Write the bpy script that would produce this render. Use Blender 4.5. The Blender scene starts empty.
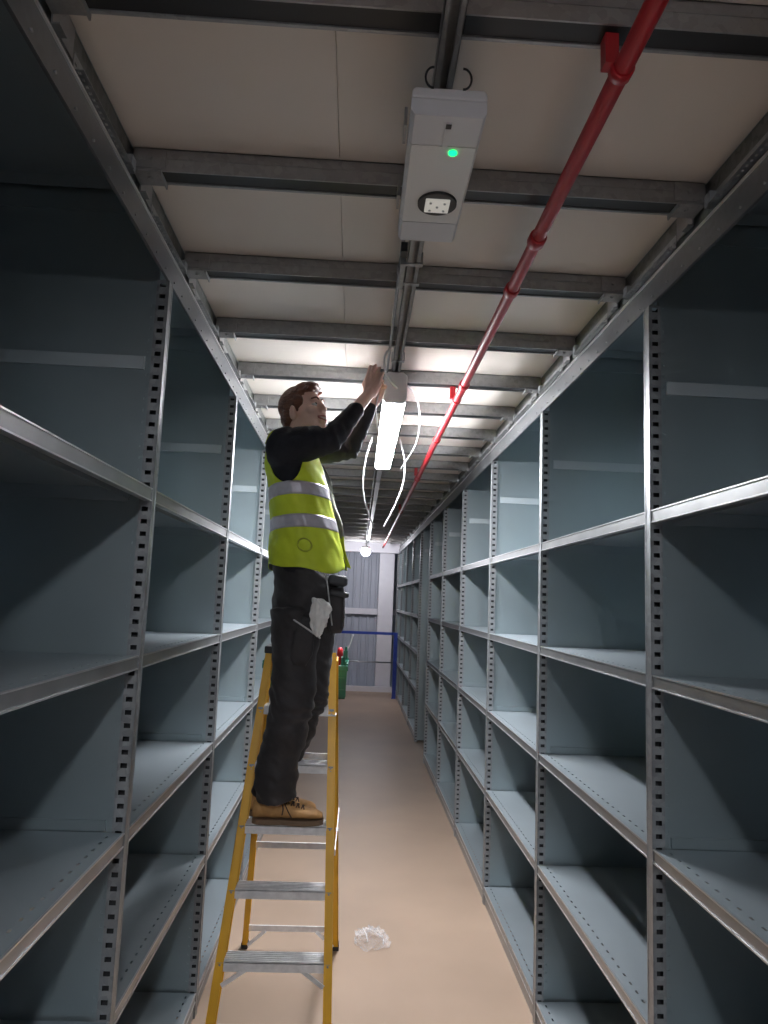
import bpy, bmesh, math, random
import numpy as np
from mathutils import Vector, Matrix, noise

random.seed(7)
SC = bpy.context.scene
COL = SC.collection
PI = math.pi

# ------------------------------------------------------------------ camera
F, PITCH, YAW, ROLL, CH = 705.9, 0.1235, 0.038, 0.040, 1.837
cy, sy, cp, sp = math.cos(YAW), math.sin(YAW), math.cos(PITCH), math.sin(PITCH)
fw = Vector((sy * cp, cy * cp, sp)); rt = Vector((cy, -sy, 0)); up = rt.cross(fw)
cr, sr = math.cos(ROLL), math.sin(ROLL)
R_ = cr * rt + sr * up; U_ = -sr * rt + cr * up
cd = bpy.data.cameras.new('camera'); cam = bpy.data.objects.new('camera', cd); COL.objects.link(cam)
cd.sensor_fit = 'VERTICAL'; cd.sensor_height = 32.0; cd.lens = F / 1024 * 32.0
cd.clip_start = 0.02; cd.clip_end = 100
m = Matrix((R_, U_, -fw)).transposed().to_4x4(); m.translation = Vector((0, 0, CH)); cam.matrix_world = m
SC.camera = cam

def at(px, py, Y):
    """world point of a measured image position at the known depth Y"""
    d = fw + (px - 384) / F * R_ - (py - 512) / F * U_
    return Vector((0, 0, CH)) + d * (Y / d.y)

# ------------------------------------------------------------------ world, exposure
w = bpy.data.worlds.new('world'); SC.world = w; w.use_nodes = True
w.node_tree.nodes['Background'].inputs[0].default_value = (0.55, 0.65, 0.8, 1)
w.node_tree.nodes['Background'].inputs[1].default_value = 0.1
SC.view_settings.view_transform = 'Standard'; SC.view_settings.look = 'None'
SC.view_settings.exposure = 1.0; SC.view_settings.gamma = 1.0
try: SC.view_settings.use_curve_mapping = False
except Exception: pass
LIT = 96.0      # lit batten diffuser
LIT_BACK = 86.0  # batten behind the camera
LIT_END = 140.0  # round light at the far end

# ------------------------------------------------------------------ materials
def mat(name, col, rough=0.5, metal=0.0, var=0.0, scale=8.0, bump=0.0, bscale=60.0, spec=0.5, coat=0.0, stretch=None, emit=None, es=0, trans=0.0, sheen=0.0, rvar=0.0):
    M = bpy.data.materials.new(name); M.use_nodes = True; nt = M.node_tree
    b = nt.nodes['Principled BSDF']
    b.inputs['Base Color'].default_value = (*col, 1); b.inputs['Roughness'].default_value = rough
    b.inputs['Metallic'].default_value = metal; b.inputs['Specular IOR Level'].default_value = spec
    b.inputs['Coat Weight'].default_value = coat
    b.inputs['Transmission Weight'].default_value = trans
    b.inputs['Sheen Weight'].default_value = sheen
    if emit: b.inputs['Emission Color'].default_value = (*emit, 1); b.inputs['Emission Strength'].default_value = es
    if var or bump or rvar:
        tc = nt.nodes.new('ShaderNodeTexCoord'); mp = nt.nodes.new('ShaderNodeMapping')
        nt.links.new(tc.outputs['Object'], mp.inputs[0])
        if stretch: mp.inputs['Scale'].default_value = stretch
        n = nt.nodes.new('ShaderNodeTexNoise'); n.inputs['Scale'].default_value = scale; n.inputs['Detail'].default_value = 5
        nt.links.new(mp.outputs[0], n.inputs['Vector'])
        if var:
            rp = nt.nodes.new('ShaderNodeValToRGB')
            rp.color_ramp.elements[0].position = 0.3; rp.color_ramp.elements[1].position = 0.7
            rp.color_ramp.elements[0].color = (*[max(0, c * (1 - var)) for c in col], 1)
            rp.color_ramp.elements[1].color = (*[min(1, c * (1 + var)) for c in col], 1)
            nt.links.new(n.outputs[0], rp.inputs[0]); nt.links.new(rp.outputs[0], b.inputs['Base Color'])
        if rvar:
            mr = nt.nodes.new('ShaderNodeMapRange'); mr.inputs['To Min'].default_value = rough - rvar; mr.inputs['To Max'].default_value = rough + rvar
            nt.links.new(n.outputs[0], mr.inputs['Value']); nt.links.new(mr.outputs[0], b.inputs['Roughness'])
        if bump:
            n2 = nt.nodes.new('ShaderNodeTexNoise'); n2.inputs['Scale'].default_value = bscale; n2.inputs['Detail'].default_value = 4
            nt.links.new(mp.outputs[0], n2.inputs['Vector'])
            bp = nt.nodes.new('ShaderNodeBump'); bp.inputs['Strength'].default_value = bump; bp.inputs['Distance'].default_value = 0.01
            nt.links.new(n2.outputs[0], bp.inputs['Height']); nt.links.new(bp.outputs[0], b.inputs['Normal'])
    return M

def galv(name, col, rough, metal, var=0.12):
    M = mat(name, col, rough, metal); nt = M.node_tree; b = nt.nodes['Principled BSDF']
    tc = nt.nodes.new('ShaderNodeTexCoord')
    v = nt.nodes.new('ShaderNodeTexVoronoi'); v.inputs['Scale'].default_value = 55
    nt.links.new(tc.outputs['Object'], v.inputs['Vector'])
    n = nt.nodes.new('ShaderNodeTexNoise'); n.inputs['Scale'].default_value = 3.0; n.inputs['Detail'].default_value = 6
    nt.links.new(tc.outputs['Object'], n.inputs['Vector'])
    bw = nt.nodes.new('ShaderNodeSeparateColor'); nt.links.new(v.outputs['Color'], bw.inputs[0])
    mx = nt.nodes.new('ShaderNodeMath'); mx.operation = 'MULTIPLY_ADD'; mx.inputs[1].default_value = 0.5
    nt.links.new(bw.outputs[0], mx.inputs[0])
    m2 = nt.nodes.new('ShaderNodeMath'); m2.operation = 'MULTIPLY'; m2.inputs[1].default_value = 0.5
    nt.links.new(n.outputs[0], m2.inputs[0]); nt.links.new(m2.outputs[0], mx.inputs[2])
    rp = nt.nodes.new('ShaderNodeValToRGB'); rp.color_ramp.elements[0].position = 0.15; rp.color_ramp.elements[1].position = 0.85
    rp.color_ramp.elements[0].color = (*[c * (1 - var) for c in col], 1); rp.color_ramp.elements[1].color = (*[min(1, c * (1 + var)) for c in col], 1)
    nt.links.new(mx.outputs[0], rp.inputs[0]); nt.links.new(rp.outputs[0], b.inputs['Base Color'])
    mr = nt.nodes.new('ShaderNodeMapRange'); mr.inputs['To Min'].default_value = rough - 0.08; mr.inputs['To Max'].default_value = rough + 0.08
    nt.links.new(mx.outputs[0], mr.inputs['Value']); nt.links.new(mr.outputs[0], b.inputs['Roughness'])
    return M

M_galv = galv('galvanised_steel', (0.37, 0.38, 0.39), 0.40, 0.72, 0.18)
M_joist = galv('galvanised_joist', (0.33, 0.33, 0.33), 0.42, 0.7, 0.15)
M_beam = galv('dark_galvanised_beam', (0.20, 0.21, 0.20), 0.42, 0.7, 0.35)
M_fascia = galv('fascia_steel', (0.24, 0.25, 0.26), 0.36, 0.85, 0.12)
M_panel = mat('panel_steel', (0.37, 0.43, 0.45), 0.34, 0.75, var=0.05, scale=2.5, rvar=0.05)
M_deck = mat('shelf_steel', (0.36, 0.41, 0.44), 0.40, 0.6, var=0.05, scale=2.5, rvar=0.04)
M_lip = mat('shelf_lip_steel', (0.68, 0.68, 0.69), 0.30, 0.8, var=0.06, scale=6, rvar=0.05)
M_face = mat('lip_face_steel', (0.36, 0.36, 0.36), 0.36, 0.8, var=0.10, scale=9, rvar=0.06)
M_hole_shade = mat('upright_cavity_shade', (0.05, 0.05, 0.055), 0.6, 0.3, var=0.1)  # shade of the upright's cavity, painted as a near-black colour
M_band2 = mat('panel_joint_steel', (0.50, 0.55, 0.57), 0.4, 0.55, var=0.05, scale=4)
M_floor = mat('chipboard_floor', (0.37, 0.27, 0.20), 0.46, var=0.10, scale=1.3, bump=0.03, bscale=200, rvar=0.06, spec=0.35)
M_board = mat('deck_underside_board', (0.70, 0.64, 0.58), 0.6, var=0.04, scale=2)
M_clad = mat('wall_cladding', (0.42, 0.44, 0.50), 0.5, var=0.05, scale=2)
M_white = mat('painted_white_steel', (0.72, 0.70, 0.74), 0.45, var=0.03)
M_dark = mat('dark_blue_steel', (0.10, 0.12, 0.2), 0.5, var=0.1)
M_blue = mat('blue_paint', (0.02, 0.05, 0.32), 0.35, var=0.1)
M_red = mat('red_pipe_paint', (0.36, 0.008, 0.014), 0.45, var=0.08, scale=20)
M_lum = mat('luminaire_housing', (0.62, 0.63, 0.65), 0.42, var=0.02)
M_opal = mat('opal_cover', (0.72, 0.73, 0.72), 0.3, var=0.02)
M_lit = mat('lit_diffuser', (0.9, 0.9, 0.9), 0.4, emit=(0.93, 0.95, 1.0), es=LIT)
M_lit2 = mat('lit_diffuser_behind', (0.9, 0.9, 0.9), 0.4, emit=(0.90, 0.95, 1.0), es=LIT_BACK)
M_lit3 = mat('lit_round_lamp', (0.9, 0.9, 0.9), 0.4, emit=(0.93, 0.93, 1.0), es=LIT_END)
M_led = mat('green_led', (0.0, 0.6, 0.2), 0.4, emit=(0.0, 1.0, 0.16), es=1.6)
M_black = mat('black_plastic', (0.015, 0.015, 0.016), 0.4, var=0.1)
M_sens = mat('sensor_white', (0.5, 0.5, 0.48), 0.4, emit=(1, 0.95, 0.85), es=0.15, var=0.05)
M_cable = mat('white_cable', (0.75, 0.73, 0.74), 0.45, var=0.03)
M_alu = mat('aluminium_tread', (0.80, 0.79, 0.80), 0.42, 0.2, var=0.12, scale=30)
M_yel = mat('yellow_fibreglass', (0.80, 0.42, 0.015), 0.42, var=0.10, scale=12, stretch=(1, 1, .3))
M_green = mat('green_plastic', (0.01, 0.13, 0.08), 0.4, var=0.2, scale=20)
M_redp = mat('red_plastic', (0.6, 0.02, 0.03), 0.4, var=0.1)
M_skin = mat('skin', (0.88, 0.58, 0.47), 0.5, var=0.07, scale=14, bump=0.05, bscale=200)
M_lipm = mat('lips', (0.52, 0.20, 0.18), 0.45, var=0.05)
M_teeth = mat('teeth', (0.85, 0.82, 0.76), 0.3, var=0.02)
M_eye = mat('eye_white', (0.75, 0.72, 0.70), 0.25, var=0.02)
M_iris = mat('iris', (0.05, 0.06, 0.07), 0.2, var=0.1)
M_hair = mat('auburn_hair', (0.16, 0.058, 0.030), 0.5, var=0.45, scale=60, bump=0.6, bscale=160, stretch=(0.35, 1, 1))
M_sweat = mat('black_knit', (0.010, 0.010, 0.016), 0.75, var=0.25, scale=40, bump=0.25, bscale=120, sheen=0.0)
M_vest = mat('hi_vis_yellow', (0.60, 0.72, 0.03), 0.6, var=0.10, scale=9, bump=0.6, bscale=12)
M_vlin = mat('vest_lining', (0.30, 0.31, 0.26), 0.65, var=0.2, scale=20)
M_band = mat('reflective_band', (0.50, 0.47, 0.52), 0.38, 0.25, var=0.12, scale=25, bump=0.2, bscale=50)
M_trou = mat('dark_work_trousers', (0.031, 0.027, 0.029), 0.68, var=0.3, scale=10, bump=0.4, bscale=26, sheen=0.1)
M_trou2 = mat('dark_pocket_cloth', (0.055, 0.058, 0.066), 0.6, var=0.2, scale=20)
M_pipe = mat('grey_piping', (0.5, 0.5, 0.5), 0.5, var=0.1)
M_boot = mat('tan_nubuck', (0.50, 0.27, 0.10), 0.65, var=0.22, scale=18, bump=0.15, bscale=60)
M_sole = mat('boot_sole', (0.20, 0.13, 0.08), 0.7, var=0.2)
M_lace = mat('boot_lace', (0.06, 0.035, 0.025), 0.7, var=0.2)
M_rag = mat('white_rag', (0.82, 0.80, 0.78), 0.7, var=0.06, scale=30, bump=0.5, bscale=70)
M_rub = mat('rubber', (0.03, 0.03, 0.03), 0.7, var=0.1)

def glass_film():
    M = bpy.data.materials.new('clear_film'); M.use_nodes = True; nt = M.node_tree
    out = nt.nodes['Material Output']; b = nt.nodes['Principled BSDF']
    b.inputs['Base Color'].default_value = (0.9, 0.9, 0.92, 1); b.inputs['Roughness'].default_value = 0.18
    n = nt.nodes.new('ShaderNodeTexNoise'); n.inputs['Scale'].default_value = 30
    mr = nt.nodes.new('ShaderNodeMapRange'); mr.inputs['From Min'].default_value = 0.45; mr.inputs['From Max'].default_value = 0.75
    mr.inputs['To Min'].default_value = 0.10; mr.inputs['To Max'].default_value = 0.5
    nt.links.new(n.outputs[0], mr.inputs['Value'])
    t = nt.nodes.new('ShaderNodeBsdfTransparent'); mx = nt.nodes.new('ShaderNodeMixShader')
    nt.links.new(mr.outputs[0], mx.inputs[0]); nt.links.new(t.outputs[0], mx.inputs[1]); nt.links.new(b.outputs[0], mx.inputs[2])
    nt.links.new(mx.outputs[0], out.inputs['Surface']); return M
M_film = glass_film()

# ------------------------------------------------------------------ mesh helpers
class MB:
    def __init__(s): s.v = []; s.f = []; s.mi = []; s.sm = []; s.cur = 0; s.smooth = False
    def add(s, vs, fs):
        o = len(s.v); s.v += [tuple(v) for v in vs]
        for f in fs: s.f.append([i + o for i in f]); s.mi.append(s.cur); s.sm.append(s.smooth)
    def box(s, x0, x1, y0, y1, z0, z1):
        x0, x1 = min(x0, x1), max(x0, x1); y0, y1 = min(y0, y1), max(y0, y1); z0, z1 = min(z0, z1), max(z0, z1)
        s.add([(x0, y0, z0), (x1, y0, z0), (x1, y1, z0), (x0, y1, z0), (x0, y0, z1), (x1, y0, z1), (x1, y1, z1), (x0, y1, z1)],
              [(0, 3, 2, 1), (4, 5, 6, 7), (0, 1, 5, 4), (1, 2, 6, 5), (2, 3, 7, 6), (3, 0, 4, 7)])
    def obox(s, c, ax, ay, az, hx, hy, hz):
        c = Vector(c); vs = [c + ax * (hx * i) + ay * (hy * j) + az * (hz * k) for k in (-1, 1) for j in (-1, 1) for i in (-1, 1)]
        s.add(vs, [(0, 2, 3, 1), (4, 5, 7, 6), (0, 1, 5, 4), (1, 3, 7, 5), (3, 2, 6, 7), (2, 0, 4, 6)])
    def beam(s, a, b, wx, wy, side=Vector((1, 0, 0))):
        a, b = Vector(a), Vector(b); d = (b - a).normalized(); y = d.cross(side).normalized(); x = y.cross(d).normalized()
        s.obox((a + b) / 2, x, y, d, wx / 2, wy / 2, (b - a).length / 2)
    def rings(s, rs, cap=True):
        n = len(rs[0]); o = len(s.v)
        for r in rs: s.v += [tuple(p) for p in r]
        for i in range(len(rs) - 1):
            for j in range(n):
                k = (j + 1) % n
                s.f.append([o + i * n + j, o + i * n + k, o + (i + 1) * n + k, o + (i + 1) * n + j]); s.mi.append(s.cur); s.sm.append(s.smooth)
        if cap:
            s.f.append([o + j for j in range(n)][::-1]); s.mi.append(s.cur); s.sm.append(False)
            s.f.append([o + (len(rs) - 1) * n + j for j in range(n)]); s.mi.append(s.cur); s.sm.append(False)
    def tube(s, pts, rad, n=12, ends=False):
        pts = [Vector(p) for p in pts]
        if not isinstance(rad, (list, tuple)): rad = [rad] * len(pts)
        rad = list(rad)
        if ends:
            d0 = (pts[0] - pts[1]).normalized(); d1 = (pts[-1] - pts[-2]).normalized(); r0, r1 = rad[0], rad[-1]
            A = [(pts[0] + d0 * r0 * math.sin(a), r0 * math.cos(a)) for a in (1.45, 1.1, .7, .35)]
            B = [(pts[-1] + d1 * r1 * math.sin(a), r1 * math.cos(a)) for a in (.35, .7, 1.1, 1.45)]
            pts = [a[0] for a in A] + pts + [b[0] for b in B]; rad = [a[1] for a in A] + rad + [b[1] for b in B]
        x = None; rs = []
        for i, p in enumerate(pts):
            d = (pts[min(i + 1, len(pts) - 1)] - pts[max(i - 1, 0)]).normalized()
            if x is None:
                x = d.cross(Vector((0, 0, 1)));
                if x.length < .2: x = d.cross(Vector((0, 1, 0)))
            x = (x - d * x.dot(d)).normalized(); y = d.cross(x)
            rs.append([p + (x * math.cos(t) + y * math.sin(t)) * rad[i] for t in [2 * PI * k / n for k in range(n)]])
        s.smooth, q = True, s.smooth; s.rings(rs); s.smooth = q
    def ell(s, c, r, rot=None, n=20, m_=12):
        c = Vector(c); rs = []
        for i in range(1, m_):
            a = PI * i / m_
            ring = []
            for k in range(n):
                t = 2 * PI * k / n; p = Vector((r[0] * math.sin(a) * math.cos(t), r[1] * math.sin(a) * math.sin(t), -r[2] * math.cos(a)))
                if rot is not None: p = rot @ p
                ring.append(c + p)
            rs.append(ring)
        s.smooth, q = True, s.smooth; s.rings(rs); s.smooth = q
    def cyl(s, a, b, r, n=24): 
        q = s.smooth; s.tube([a, b], r, n); s.smooth = q
    def perf(s, o, u, v, w_, length, width, t0, pitch, hu, hv, start=None):
        """perforated sheet strip: slots hu x hv along u, centred across v"""
        o, u, v, w_ = Vector(o), Vector(u), Vector(v), Vector(w_); th = .0015
        def blk(a0, a1, b0, b1):
            if a1 - a0 < 1e-5: return
            s.obox(o + u * ((a0 + a1) / 2) + v * ((b0 + b1) / 2) + w_ * (th / 2), u, v, w_, (a1 - a0) / 2, (b1 - b0) / 2, th / 2)
        m0, m1 = t0 - hv / 2, t0 + hv / 2
        blk(0, length, 0, m0); blk(0, length, m1, width)
        p = 0.0; q = (start if start is not None else pitch / 2)
        while q + hu / 2 < length - .002:
            blk(p, q - hu / 2, m0, m1); p = q + hu / 2; q += pitch
        blk(p, length, m0, m1)
    def build(s, name, mats, parent=None):
        me = bpy.data.meshes.new(name); me.from_pydata(s.v, [], s.f); me.update()
        if not isinstance(mats, (list, tuple)): mats = [mats]
        for M in mats: me.materials.append(M)
        me.polygons.foreach_set('material_index', s.mi); me.polygons.foreach_set('use_smooth', s.sm); me.update()
        o = bpy.data.objects.new(name, me); COL.objects.link(o)
        if parent is not None: o.parent = parent
        return o

def tag(o, label=None, cat=None, group=None, kind=None):
    if label: o['label'] = label
    if cat: o['category'] = cat
    if group: o['group'] = group
    if kind: o['kind'] = kind
    return o
def empty(name, label, cat, loc=(0, 0, 0), group=None):
    o = bpy.data.objects.new(name, None); o.empty_display_size = .05; COL.objects.link(o); o.location = loc
    return tag(o, label, cat, group)
def rebase(root, loc):
    """put the empty at the thing's base while its parts keep their world places"""
    root.location = loc
    for c in root.children:
        if c.parent == root: c.location = c.location - Vector(loc)
def fin_bevel(o, wd, seg=2):
    b = o.modifiers.new('bevel', 'BEVEL'); b.width = wd; b.segments = seg; b.limit_method = 'ANGLE'; b.angle_limit = math.radians(40)
def remeshed(mb, name, mats, voxel, parent=None, smooth=2, disp=None, sub=0):
    """fuse overlapping volumes into one continuous skin, then shape it"""
    o = mb.build(name, mats, None)
    r = o.modifiers.new('r', 'REMESH'); r.mode = 'VOXEL'; r.voxel_size = voxel; r.use_smooth_shade = True
    if smooth:
        s_ = o.modifiers.new('s', 'SMOOTH'); s_.factor = .5; s_.iterations = smooth
    dg = bpy.context.evaluated_depsgraph_get(); dg.update()
    me = bpy.data.meshes.new_from_object(o.evaluated_get(dg))
    o.modifiers.clear(); old = o.data; o.data = me; bpy.data.meshes.remove(old); me.name = name
    if not me.materials:
        for M in (mats if isinstance(mats, (list, tuple)) else [mats]): me.materials.append(M)
    if disp:
        n = len(me.vertices); co = [v.co.copy() for v in me.vertices]; no = [v.normal.copy() for v in me.vertices]
        for i in range(n): me.vertices[i].co = co[i] + no[i] * disp(co[i], no[i])
    me.polygons.foreach_set('use_smooth', [True] * len(me.polygons)); me.update()
    if parent is not None: o.parent = parent
    return o
X3, Y3, Z3 = Vector((1, 0, 0)), Vector((0, 1, 0)), Vector((0, 0, 1))

# ------------------------------------------------------------------ setting
XL, XR = -0.6075, 0.882
YL0, YR0, BAY = 2.0911, 2.0746, 1.25
YB0, YEND = -3.2, 15.1
LV = [0.085, 0.657, 1.144, 1.630, 2.117]   # lip centres
DEPTH = 0.62
POST_H = 3.13
def struct(mb, name, M, label=None):
    o = mb.build(name, M); o['kind'] = 'structure'
    if label: o['label'] = label
    return o
b = MB(); b.box(-2.2, 2.6, YB0, 14.45, -0.05, 0); struct(b, 'floor', M_floor)
b = MB(); b.box(-0.637, -0.090, YB0, 14.6, 3.0, 3.03); b.box(-0.0885, 0.912, YB0, 14.6, 3.0, 3.03)
b.box(-2.2, 2.6, YB0, 14.6, 3.14, 3.18); struct(b, 'ceiling', M_board)
# corrugated far wall
b = MB(); prof = []; x = -2.2
while x < 2.6:
    prof += [(x, 0), (x + .09, 0), (x + .105, -.03), (x + .145, -.03), (x + .16, 0)]; x += .16
vs = [(p[0], YEND + p[1], z) for z in (-.3, 3.5) for p in prof]; n = len(prof)
b.add(vs, [(i, i + 1, n + i + 1, n + i) for i in range(n - 1)]); b.box(-2.2, 2.6, YEND + .02, YEND + .06, -.3, 3.5)
struct(b, 'wall_far', M_clad)
b = MB(); b.box(-2.2, 2.6, YB0 - .05, YB0, -.05, 3.18); struct(b, 'wall_back', M_clad)
b = MB(); b.box(-2.25, -2.2, YB0, YEND + .06, -.05, 3.5); struct(b, 'wall_left', M_clad)
b = MB(); b.box(2.6, 2.65, YB0, YEND + .06, -.05, 3.5); struct(b, 'wall_right', M_clad)
b = MB(); b.box(.51, .82, 14.66, 14.96, -.3, 3.2); o = struct(b, 'trim_1', M_white, 'white boxed column against the far wall'); fin_bevel(o, .008)
b = MB(); b.box(-2.2, .51, 14.98, 15.06, 1.52, 1.64); b.box(.82, 2.6, 14.98, 15.06, 1.52, 1.64); struct(b, 'trim_2', M_white, 'horizontal pale rail on the far wall')
b = MB(); b.box(-2.2, 2.6, 14.45, 14.53, -.08, .1); struct(b, 'baseboard_far', M_white)
b = MB(); b.box(-2.2, 2.6, 14.45, 14.6, 2.80, 3.0); b.box(-2.2, 2.6, 14.42, 14.62, 2.79, 2.81); b.box(-2.2, 2.6, 14.42, 14.62, 2.985, 2.999)
struct(b, 'trim_3', M_white, 'white steel beam across the far end')

# ------------------------------------------------------------------ shelving
def upright(side, x0, near=True):
    """perforated box upright; local origin at aisle-side near corner, side=+1 right run, -1 left run"""
    s_ = side; b = MB(); D = .036; Wd = .040
    b.box(0, s_ * .0015, 0, Wd, 0, 2.783)                   # face to the aisle
    b.box(0, s_ * .003, 0, .004, 0, 2.783); b.box(-s_ * .0015, 0, 0, .006, 0, 2.783); b.box(-s_ * .0015, 0, Wd - .006, Wd, 0, 2.783)
    b.box(s_ * (D - .0015), s_ * D, .0, Wd, 0, 2.783)
    b.perf((0, 0, 0), Z3, X3 * s_, Y3, 2.783, D, D * .50, .0365, .0135, .0185, start=.03)
    b.box(0, s_ * D, Wd - .0015, Wd, 0, 2.783)
    b.box(0, s_ * D, 0, Wd, 0, .004)
    b.cur = 1  # added liner, coloured dark to stand in for shade behind the holes
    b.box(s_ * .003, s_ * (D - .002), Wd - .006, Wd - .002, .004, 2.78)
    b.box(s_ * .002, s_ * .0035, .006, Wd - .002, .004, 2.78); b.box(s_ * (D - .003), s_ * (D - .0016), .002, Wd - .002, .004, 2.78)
    return b
def side_panel(side, dots=True):
    s_ = side; b = MB(); y0 = .012
    x1 = DEPTH - .01
    for (z0, z1) in ((.02, .655), (.655, 1.16), (1.16, 2.52), (2.52, POST_H)):
        b.box(s_ * .036, s_ * x1, y0, y0 + .012, z0, z1)
    # overlapping joint bands between the sheets
    b.cur = 1
    for z in (2.50, 1.165):
        b.cur = 1 if z > 2 else 0
        b.box(s_ * .057, s_ * x1, y0 - .008, y0 + .012, z, z + (.04 if z > 2 else .028))
    b.box(s_ * .060, s_ * x1, y0 - .006, y0, 3.0, 3.045)
    b.cur = 0
    if dots: b.perf((s_ * .036, y0 - .002, .02), Z3, X3 * s_, Y3, POST_H - .03, .020, .011, .0365, .008, .007)
    else: b.box(s_ * .036, s_ * .056, y0 - .002, y0, .02, POST_H)
    return b
def shelf_mb(side, L):
    """shelf of length L along +y, local origin at front lip centre line, starting corner"""
    s_ = side; b = MB(); zt = .019
    # deck with slots along the front edge
    b.perf((s_ * .004, 0, zt - .0015), Y3, X3 * s_, Z3, L, .060, .034, .05, .017, .007)
    b.box(s_ * .064, s_ * (DEPTH - .02), 0, L, zt - .0015, zt)
    b.box(s_ * .064, s_ * .068, 0, L, -.015, zt - .0015)
    b.box(s_ * (DEPTH - .024), s_ * (DEPTH - .02), 0, L, -.02, zt)
    b.box(s_ * .07, s_ * (DEPTH - .03), 0, .003, -.022, zt - .002); b.box(s_ * .07, s_ * (DEPTH - .03), L - .003, L, -.022, zt - .002)
    b.cur = 1   # folded front lip
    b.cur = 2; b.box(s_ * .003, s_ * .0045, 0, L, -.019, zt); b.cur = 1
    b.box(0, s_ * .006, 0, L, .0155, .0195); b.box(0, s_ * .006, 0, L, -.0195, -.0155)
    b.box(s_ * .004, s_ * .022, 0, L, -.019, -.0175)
    return b
cache = {}
def inst(key, maker, name, mats, parent, loc):
    if key not in cache:
        me = maker().build(name, mats, parent); cache[key] = me.data; me.location = loc; return me
    o = bpy.data.objects.new(name, cache[key]); COL.objects.link(o); o.parent = parent; o.location = loc; return o
ORD = ['nearest', 'second', 'third', 'fourth', 'fifth', 'sixth', 'seventh', 'eighth', 'ninth', 'tenth', 'eleventh', 'twelfth', 'thirteenth', 'fourteenth', 'fifteenth', 'sixteenth', 'seventeenth', 'eighteenth', 'nineteenth', 'twentieth', 'twenty-first', 'twenty-second', 'twenty-third', 'twenty-fourth']
def bay(side, X, Yn, label, group, first=False, levels=LV, far_post=True):
    """one bay from its near upright (Yn) to its far upright (Yn+BAY). The far upright and side panel belong to it."""
    t = empty('shelving_bay', label, 'shelving', (X, Yn, 0), group)
    L = BAY - .040
    if first:
        inst(('u', side), lambda: upright(side, 0), 'upright', [M_galv, M_hole_shade], t, (0, 0, 0))
        inst(('p', side), lambda: side_panel(side), 'side_panel', [M_panel, M_band2], t, (0, 0, 0))
    if far_post:
        inst(('u', side), lambda: upright(side, 0), 'upright', [M_galv, M_hole_shade], t, (0, BAY, 0))
        inst(('p', side), lambda: side_panel(side), 'side_panel', [M_panel, M_band2], t, (0, BAY, 0))
    for z in levels + [3.09]:
        inst(('s', side), lambda: shelf_mb(side, L), 'shelf', [M_deck, M_lip, M_face], t, (0, .040, z))
    def kick():
        b = MB(); b.box(side * .008, side * .012, 0, L, 0, .064); return b
    inst(('k', side), kick, 'kick_plate', M_galv, t, (0, .040, 0))
    def back():
        b = MB()
        for z0, z1 in ((.02, 1.14), (1.14, 2.11), (2.11, POST_H)): b.box(side * (DEPTH - .008), side * DEPTH, .0, L, z0, z1)
        b.box(side * (DEPTH - .014), side * (DEPTH - .008), 0, L, 1.12, 1.16); return b
    inst(('b', side), back, 'back_panel', M_panel, t, (0, .040, 0))
    return t
def bay_label(side, i, n):
    s_ = 'left' if side < 0 else 'right'
    if i == 0: return 'galvanised steel shelving bay at the %s edge of the picture, nearest the camera' % s_
    if side < 0 and i == 1: return 'empty steel shelving bay on the left side, second from the camera'
    if side < 0 and i == 2: return 'empty steel shelving bay on the left, third from camera, beside the yellow stepladder'
    return 'empty steel shelving bay on the %s side of the aisle, %s from the camera' % (s_, ORD[i])
for i, k in enumerate(range(-1, 10)):
    bay(-1, XL, YL0 + BAY * k, bay_label(-1, i, 0), 'steel shelving bays down the left side', first=(k == -1))
for i, k in enumerate(range(-1, 5)):
    bay(1, XR, YR0 + BAY * k, bay_label(1, i, 0), 'steel shelving bays down the right side', first=(k == -1))
FAR = ['first bay past the gap in the right shelving, with a full height end panel', 'second shelving bay past the gap on the right', 'third shelving bay past the gap on the right', 'farthest shelving bay on the right, beside the blue handrail']
for i, k in enumerate(range(6, 10)):
    bay(1, XR, YR0 + BAY * k - .02, FAR[i], 'far right steel shelving bays past the gap', first=(k == 6))

# ------------------------------------------------------------------ mezzanine steel
ZB = 3.0
def edge_beam(side, X, label):
    t = empty('edge_beam', label, 'beam', (X, YB0, 2.78)); s_ = side
    Lb = 14.4 - YB0
    b = MB(); b.box(s_ * .0005, s_ * .006, 0, Lb, 0, .085); b.box(-s_ * .002, 0, 0, Lb, 0, .003)
    b.build('fascia', M_fascia, t)
    b = MB(); b.box(s_ * -.004, s_ * .006, 0, Lb, .081, .087); b.build('fascia_lip', M_lip, t)
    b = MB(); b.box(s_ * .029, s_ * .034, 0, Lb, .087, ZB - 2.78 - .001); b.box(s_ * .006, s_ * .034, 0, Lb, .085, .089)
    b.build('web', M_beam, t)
    # bolts / holes along the fascia
    b = MB(); y = .05
    while y < 9:
        b.cyl((-s_ * .004, y, .022), (s_ * .001, y, .022), .0035, 8); y += .1
    b.build('fascia_rivets', M_galv, t)
    return t
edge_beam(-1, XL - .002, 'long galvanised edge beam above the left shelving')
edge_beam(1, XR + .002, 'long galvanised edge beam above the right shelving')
XJ0, XJ1 = XL - .024, XR + .024
def joist_mb():
    b = MB(); b.box(XJ0, XJ1, 0, .002, -.062, -.001)             # front web
    b.box(XJ0, XJ1, .058, .060, -.062, -.001); b.box(XJ0, XJ1, 0, .06, -.004, -.001)
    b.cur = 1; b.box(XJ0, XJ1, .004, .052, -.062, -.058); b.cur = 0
    b.box(XJ0, XJ1, .0, .004, -.064, -.062); b.box(XJ0, XJ1, .052, .06, -.066, -.062); b.box(XJ0, XJ1, -.002, 0, -.03, -.027)
    return b
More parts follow.
